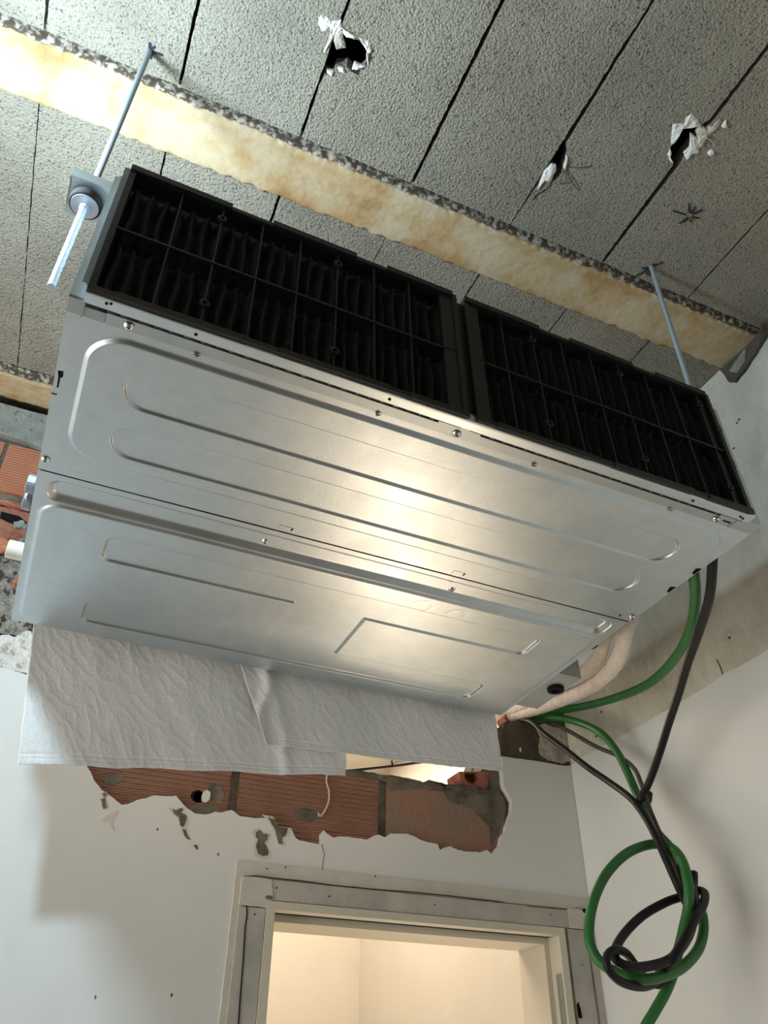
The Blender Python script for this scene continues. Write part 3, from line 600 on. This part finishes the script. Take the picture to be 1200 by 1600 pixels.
# intake filters
def air_filter(x0, x1, ribs, seed, wall_side):
    F = bpy.data.objects.new('air_filter', None); SC.collection.objects.link(F); F.parent = ac
    z0, z1 = -.012, .261; ya, yb = -.0545, -.030; t = .008
    m = MB(); m.plate([[(x0, z0), (x1, z0), (x1, z1), (x0, z1)], [(x0+t, z0+t), (x0+t, z1-t), (x1-t, z1-t), (x1-t, z0+t)]], 1, ya, yb)
    # stepped lips of the frame, seen as longer and shorter raised lengths
    for (a, b) in ((.00, .28), (.40, .66), (.76, .985)):
        m.box(x0+(x1-x0)*a, x0+(x1-x0)*b, ya-.0025, ya+.001, z1-.0075, z1+.0035)
        m.box(x0+(x1-x0)*(a+.06), x0+(x1-x0)*min(1, b+.10), ya-.0025, ya+.001, z0-.0030, z0+.0070)
    # finger flanges beside the joint
    if wall_side == 'R': m.box(x1-.030, x1-t+.001, ya+.002, yb, z0+t-.001, z1-t+.001)
    else:
        m.box(x0+t-.001, x0+.024, ya+.002, yb, z0+t-.001, z1-t+.001)
        m.box(x1-.034, x1-t+.001, ya+.008, yb, z0+t-.001, z1-t+.001)
        for zz in (.09, .175): m.box(x1-.002, x1+.0075, ya+.004, yb-.004, zz, zz+.017)
    m.obj('filter_frame', 'black_plastic', F)
    xa, xb = x0+t, x1-t
    if wall_side == 'R': xb = x1-.030
    else: xa, xb = x0+.024, x1-.034
    zm = .1215
    MB().box(x0+t-.001, x1-t+.001, ya+.002, ya+.009, zm-.0016, zm+.0016).obj('cross_bar', 'black_plastic', F)
    for rx in ribs:
        MB().box(rx-.0011, rx+.0011, ya+.003, ya+.012, z0+t-.001, zm-.001).box(rx-.0011, rx+.0011, ya+.003, ya+.012, zm+.001, z1-t+.001).obj('rib', 'black_plastic', F)
    for i, rx in enumerate(ribs):
        if i % 3 == 1:
            for zz in (.034 if i % 2 else .030, .226):
                MB().lathe((rx, ya+.005, zz), (0, -1, 0), [(0, .0068), (.004, .0066), (.0045, .0050), (.0045, .0032), (-.001, .0030)], 14).obj('screw_boss', 'black_plastic', F, smooth=True)
    # pleated media: zig-zag sheet with wavy fins, one sheet above and one below the bar
    for (za, zb) in ((z0+t, zm-.002), (zm+.002, z1-t)):
        P = .0192; nx = int((xb-xa)/P*12); xs = np.linspace(xa, xb, nx); zs = np.linspace(za, zb, 22)
        X, Z = np.meshgrid(xs, zs); s = (Z-za)/(zb-za)
        w = X + .0016*np.sin(Z*62+seed+np.floor((X-xa)/P)*1.7)
        ph = ((w-xa)/P) % 1.0; tri = 1-np.abs(2*ph-1)
        tri = tri**.85
        top = np.clip((1-s)/.16, 0, 1); top = top**.8; bot = np.clip(s/.05, 0, 1)
        Yv = -.020 - .0245*tri*top*bot + .0006*np.sin(Z*900)
        grid_obj('pleated_media', X, Yv, Z, 'pleat', F)
    return F
air_filter(.0188, .5265, [.034+.0585*k for k in range(1, 8)], 0., 'R')
air_filter(.5405, 1.0470, [.550+.0585*k for k in range(1, 9)], 2., 'L')
MB().box(.5265, .5405, -.046, -.030, -.010, .255).obj('filter_divider', 'black_plastic', ac)
MB().box(.020, 1.046, -.0195, -.001, .0, .262).obj('intake_mouth', 'black_plastic', ac)

# hanging brackets
def bracket(x, side, y=.0725, zz=.335):
    B = bpy.data.objects.new('hanging_bracket', None); SC.collection.objects.link(B); B.parent = ac
    xo = x + side*.066
    m = MB(); lo, hi = sorted((x+side*.001, xo))
    r = .016
    m.box(lo, hi, y-.030, y+.034, zz, zz+.0028)                     # flange
    a, b = sorted((x+side*.0005, x+side*.003)); m.box(a, b, y-.030, y+.034, .185, zz)   # leg on the casing
    a, b = sorted((xo-side*.0025, xo)); m.box(a, b, y-.030, y+.020, zz, zz+.016)
    m.box(lo, hi, y-.0325, y-.0300, zz, zz+.020)
    m.obj('bracket_plate', 'galvanised_dark', B)
    screw_p = MB().lathe((x+side*.003, y-.018, zz-.022), (side, 0, 0), [(0, .0075), (.005, .0075), (.0065, .005)], 6).obj('bolt', 'chrome', B)
    return B
bracket(0, -1); bracket(W_, 1)
# service side: terminal box with grommets, pipe stubs
m = MB(); m.box(W_, W_+.072, .57, .745, .010, .20).obj('terminal_box', 'galvanised_dark', ac)
m = MB(); m.box(W_, W_+.030, .40, .55, .04, .20).obj('pipe_cover', 'pvc', ac)
for (px, py) in ((880, 1052), (935, 1008)):
    pass
for (x, y, z) in ((W_+.048, .635, .010), (W_+.028, .475, .040)):
    MB().lathe((x, y, z), (0, 0, -1), [(0, .019), (.006, .019), (.008, .015), (.008, .011), (.002, .010)], 24).obj('grommet', 'rubber', ac, smooth=True)
# left side: two flare caps and the drain stub
for (y, z) in ((.474, .088), (.515, .082)):
    MB().lathe((0, y, z), (-1, 0, 0), [(0, .012), (.010, .012), (.010, .0165), (.022, .0165), (.024, .0135), (.024, .011), (.012, .010)], 20).obj('flare_cap', 'steel_washer', ac)
MB().lathe((0, .612, .040), (-1, 0, 0), [(0, .0165), (.030, .0165), (.031, .0150), (.018, .0140)], 28).obj('drain_stub', 'pvc', ac, smooth=True)

# ================================================================== THREADED RODS
def rod(x, y, z0, label, zn):
    R = thing('threaded_rod', label, 'threaded rod', (x, y, z0), 'threaded rods holding the air conditioner')
    n = int((ZC+.03-z0)/.0016); pts = []; rr = []
    for i in range(n+1): pts.append((0, 0, (ZC+.03-z0)*i/n)); rr.append(.0050+.0005*(i % 2))
    MB().tube(pts, rr, 12).obj('rod_shaft', 'zinc', R)
    for h, s in ((zn-.010, -1),):
        MB().lathe((0, 0, h-z0), (0, 0, -1), [(0, .0240), (.0115, .0240), (.013, .0225)], 32).obj('rubber_pad', 'rubber', R, smooth=True)
        MB().lathe((0, 0, h-z0-.0128), (0, 0, -1), [(0, .0205), (.0018, .0205)], 32).obj('washer', 'steel_washer', R)
        MB().lathe((0, 0, h-z0-.0146), (0, 0, -1), [(0, .0078), (.0065, .0078)], 6).obj('nut', 'zinc', R)
    MB().lathe((0, 0, zn-z0+.004), (0, 0, 1), [(0, .0155), (.0018, .0155)], 24).obj('washer', 'steel_washer', R)
    MB().lathe((0, 0, zn-z0+.006), (0, 0, 1), [(0, .0078), (.0065, .0078)], 6).obj('nut', 'zinc', R)
    return R
rod(-.0415, .0807, .122, 'zinc threaded rod with free lower end beside the left end of the air conditioner', .338)
rod(1.1457, .0872, .20, 'zinc threaded rod going up behind the right filter near the right wall', .345)

# ================================================================== WHITE SHEETS
def sheet(name, label, TL, TR, BR, BL, seed, nu, nv, fold=None, amp=.004):
    T = [Vector(p) for p in (TL, TR, BR, BL)]; X = np.zeros((nv, nu)); Y = X.copy(); Z = X.copy()
    for j in range(nv):
        v = j/(nv-1)
        for i in range(nu):
            u = i/(nu-1); a = T[0].lerp(T[1], u); b = T[3].lerp(T[2], u); p = a.lerp(b, v)
            w = noise.noise(Vector((p.x*6+seed, p.z*4, 0)))*amp*1.5 + noise.noise(Vector((p.x*26+p.z*17+seed, p.z*9-p.x*4, 1)))*amp*.20
            w += (1-abs(noise.noise(Vector((p.x*40+p.z*30+seed, p.z*17-p.x*8, 2)))))**6*amp*.17 + (1-abs(noise.noise(Vector((p.x*95+p.z*50+seed, p.z*48-p.x*20, 5)))))**5*amp*.07 + noise.noise(Vector((p.x*120, p.z*130, seed)))*amp*.05
            w -= .0013*math.exp(-((v-.945)/.006)**2) + .0009*math.exp(-((v-.968)/.005)**2)
            if fold: w += fold(p, u, v)
            e = min(1, v*6)
            X[j, i] = p.x + (noise.noise(Vector((p.z*30, seed, 4)))*.0016 if i in (0, nu-1) else 0); Y[j, i] = p.y - w*e
            Z[j, i] = p.z + (noise.noise(Vector((p.x*12, seed, 9)))*.0035+noise.noise(Vector((p.x*60, seed, 9)))*.0012)*(v**6)
    o = grid_obj(name, X, Y, Z, 'sack', flip=False)
    s = o.modifiers.new('thickness', 'SOLIDIFY'); s.thickness = .0012; s.offset = 0
    return tag(o, label, 'sheet', 'woven plastic sheets hanging behind the air conditioner')
def Y_(px, py, y): return at(px, py, 1, y)
a = Y_(52, 985, .822); bl = Y_(28, 1193, .872)
tl = a+(a-bl)*.42; tl.y = .828
br = Y_(540, 1213, .872); tr_ = Y_(539, 1176, .866); tr_ = tr_+(tr_-br)*5.5; tr_.x = br.x-.012; tr_.z = tl.z-.01; tr_.y = .838
def foldA(p, u, v): return .004*math.exp(-((u-.70-.10*v)/.02)**2)
sheet('woven_sheet', 'wide white woven plastic sheet hanging at the left, reaching lower over the bricks', tl, tr_, br, bl, 1.3, 300, 170, foldA, .0042)
bl = Y_(413, 1164, .852); br = Y_(785, 1206, .862); tl = Y_(389, 1060, .812); tl = tl+(tl-bl)*.75; tl.y = .826
tr_ = Y_(779, 1120, .840); tr_ = tr_+(tr_-br)*.9; tr_.y = .842; tr_.x = min(tr_.x, 1.072)
def foldB(p, u, v): return .007*math.exp(-((u-.035-.05*math.sin(v*5))/.022)**2)*(.4+v) + .004*math.exp(-((u-.085)/.03)**2)
sheet('woven_sheet', 'narrower white sheet on the right with lengthwise creases, lapping over the other one', tl, tr_, br, bl, 6.1, 280, 140, foldB, .0040)

# ================================================================== PIPES, CONDUITS, CABLES
def run(pts): return spline([Y_(px, py, y) for px, py, y in pts])
def hose(name, pts, r, mtl, label, cat, group=None, ribs=False, lump=0):
    sp = pts if isinstance(pts[0], Vector) else run(pts)
    rr = [r*(1+(.018 if (i % 2) else -.018) if ribs else 1) + (lump*noise.noise(p*38)+lump*.6*noise.noise(p*110) if lump else 0) for i, p in enumerate(sp)]
    o = MB().tube(sp, rr, 16).obj(name, mtl, smooth='all'); return tag(o, label, cat, group)
hose('insulated_pipe', [(1003, 925, .43), (988, 955, .43), (977, 985, .46), (972, 1013, .53), (958, 1042, .63), (930, 1068, .76), (890, 1088, .90), (850, 1103, 1.04), (815, 1114, 1.17), (780, 1122, 1.27)], .0185, 'foam',
     'outer pink-white insulated pipe bending in from the right side of the air conditioner', 'pipe', 'insulated refrigerant pipes', lump=.0016)
hose('insulated_pipe', [(975, 945, .52), (958, 975, .53), (943, 1002, .57), (936, 1024, .64), (915, 1048, .75), (880, 1069, .88), (845, 1088, 1.02), (812, 1105, 1.16), (780, 1116, 1.26)], .0165, 'foam',
     'inner insulated pipe lying against the underside edge, above the other one', 'pipe', 'insulated refrigerant pipes', lump=.0016)
hose('green_conduit', [(1076, 860, .14), (1084, 900, .18), (1086, 940, .25), (1078, 985, .35), (1052, 1032, .49), (1012, 1069, .64), (960, 1091, .80), (910, 1104, .95), (870, 1111, 1.06), (835, 1120, 1.16), (806, 1124, 1.26)], .0105, 'green_conduit',
     'green conduit arching from the right end of the air conditioner to the wall opening', 'conduit', 'green conduits')
hose('green_conduit', [(806, 1130, 1.27), (840, 1124, 1.16), (868, 1121, 1.06), (905, 1129, .98), (938, 1145, .90), (962, 1172, .86), (981, 1208, .81), (994, 1238, .785), (1009, 1272, .75), (1028, 1302, .72),
                       (1046, 1322, .70), (1063, 1346, .665), (1074, 1375, .645), (1081, 1398, .64), (1088, 1411, .645), (1097, 1428, .655), (1099, 1455, .655), (1090, 1485, .65), (1065, 1512, .635), (1030, 1527, .62), (1000, 1530, .62), (968, 1522, .64), (938, 1504, .66),
                       (922, 1475, .67), (921, 1440, .675), (930, 1400, .68), (950, 1362, .685), (982, 1332, .69), (1020, 1319, .69), (1049, 1325, .66), (1066, 1345, .62), (1075, 1378, .60), (1076, 1412, .605), (1068, 1452, .64), (1060, 1485, .67),
                       (1052, 1520, .68), (1040, 1550, .68), (1022, 1582, .69), (1004, 1615, .70), (985, 1680, .72), (975, 1760, .74)], .0100, 'green_conduit',
     'long green conduit hanging in a big round loop before the right wall', 'conduit', 'green conduits')
hose('black_conduit', [(1113, 850, .10), (1113, 885, .13), (1108, 935, .20), (1093, 985, .30), (1075, 1035, .40), (1060, 1085, .49), (1045, 1130, .57), (1030, 1178, .64), (1014, 1222, .70), (1000, 1250, .725), (997, 1259, .745), (1003, 1262, .77), (1012, 1252, .79), (1014, 1240, .80)], .0088, 'black_conduit',
     'black conduit dropping from the right front corner of the air conditioner to a hooked end', 'conduit', 'black conduits')
hose('black_conduit', [(796, 1124, 1.26), (828, 1127, 1.13), (850, 1146, 1.05), (882, 1170, .97), (917, 1198, .89), (952, 1222, .82), (984, 1246, .745), (1005, 1272, .705), (1024, 1306, .67), (1041, 1344, .652), (1057, 1380, .645), (1070, 1408, .65), (1080, 1432, .655),
                       (1078, 1458, .65), (1060, 1488, .655), (1040, 1516, .66), (1018, 1538, .645), (992, 1541, .62), (964, 1530, .605), (949, 1510, .60), (949, 1493, .60), (962, 1484, .60), (978, 1489, .625), (990, 1504, .65), (1004, 1524, .665), (1024, 1538, .665), (1040, 1534, .665)], .0078, 'black_conduit',
     'slim dark conduit from the wall opening, coiling into the knot at its lower end', 'conduit', 'black conduits')
hose('black_conduit', [(1084, 1364, .665), (1084, 1385, .655), (1086, 1410, .61), (1083, 1440, .61), (1073, 1468, .61), (1048, 1498, .60), (1012, 1510, .60), (982, 1510, .60), (963, 1500, .61), (962, 1482, .64), (978, 1456, .67), (1005, 1430, .68), (1040, 1410, .68), (1068, 1400, .675), (1088, 1392, .655), (1101, 1396, .625), (1098, 1415, .60), (1084, 1440, .585), (1066, 1474, .585), (1046, 1504, .60), (1030, 1518, .645)], .0086, 'black_conduit',
     'thick black conduit tied in the knot, its cut end pointing up behind the green loop', 'conduit', 'black conduits')
hose('grey_cable', [(835, 1125, 1.20), (865, 1131, 1.08), (895, 1146, 1.00), (930, 1166, .93), (965, 1181, .87), (990, 1200, .79), (1003, 1228, .745), (1012, 1256, .715), (1023, 1284, .695), (1038, 1318, .668), (1053, 1350, .665), (1064, 1384, .664), (1072, 1412, .664)], .0056, 'grey_cable',
     'thin brownish cable running above the dark conduit and twisting round the green one', 'cable')
p = [Vector((W2(*q)[0], 1.176, W2(*q)[1])) for q in [(513, 1206), (512, 1220), (516, 1236), (515, 1252), (509, 1266), (502, 1274), (499, 1268)]]
for q in p: q.y = 1.1785
tag(MB().tube(spline(p, .003), [.0026+.0006*math.sin(i*1.9) for i in range(len(spline(p, .003)))], 8).obj('frayed_cord', 'string', smooth='all'), 'short pale frayed cord dangling over the bared ribbed brick', 'cord')
hose('hall_cable', [Vector(v) for v in spline([Y_(530, 1206, 1.42), Y_(575, 1201, 1.45), Y_(620, 1196, 1.5), Y_(665, 1190, 1.55), Y_(700, 1187, 1.6)])], .0042, 'black_conduit', 'dark cable crossing the hall seen through the gap above the bricks', 'cable')
hc = run([(612, 1180, 1.50), (612, 1190, 1.49), (614, 1198, 1.485)])
tag(MB().tube(hc, .003, 8).obj('hall_cable', 'black_conduit', smooth='all'), 'short dark cable tail rising from the cable beyond the gap', 'cable')
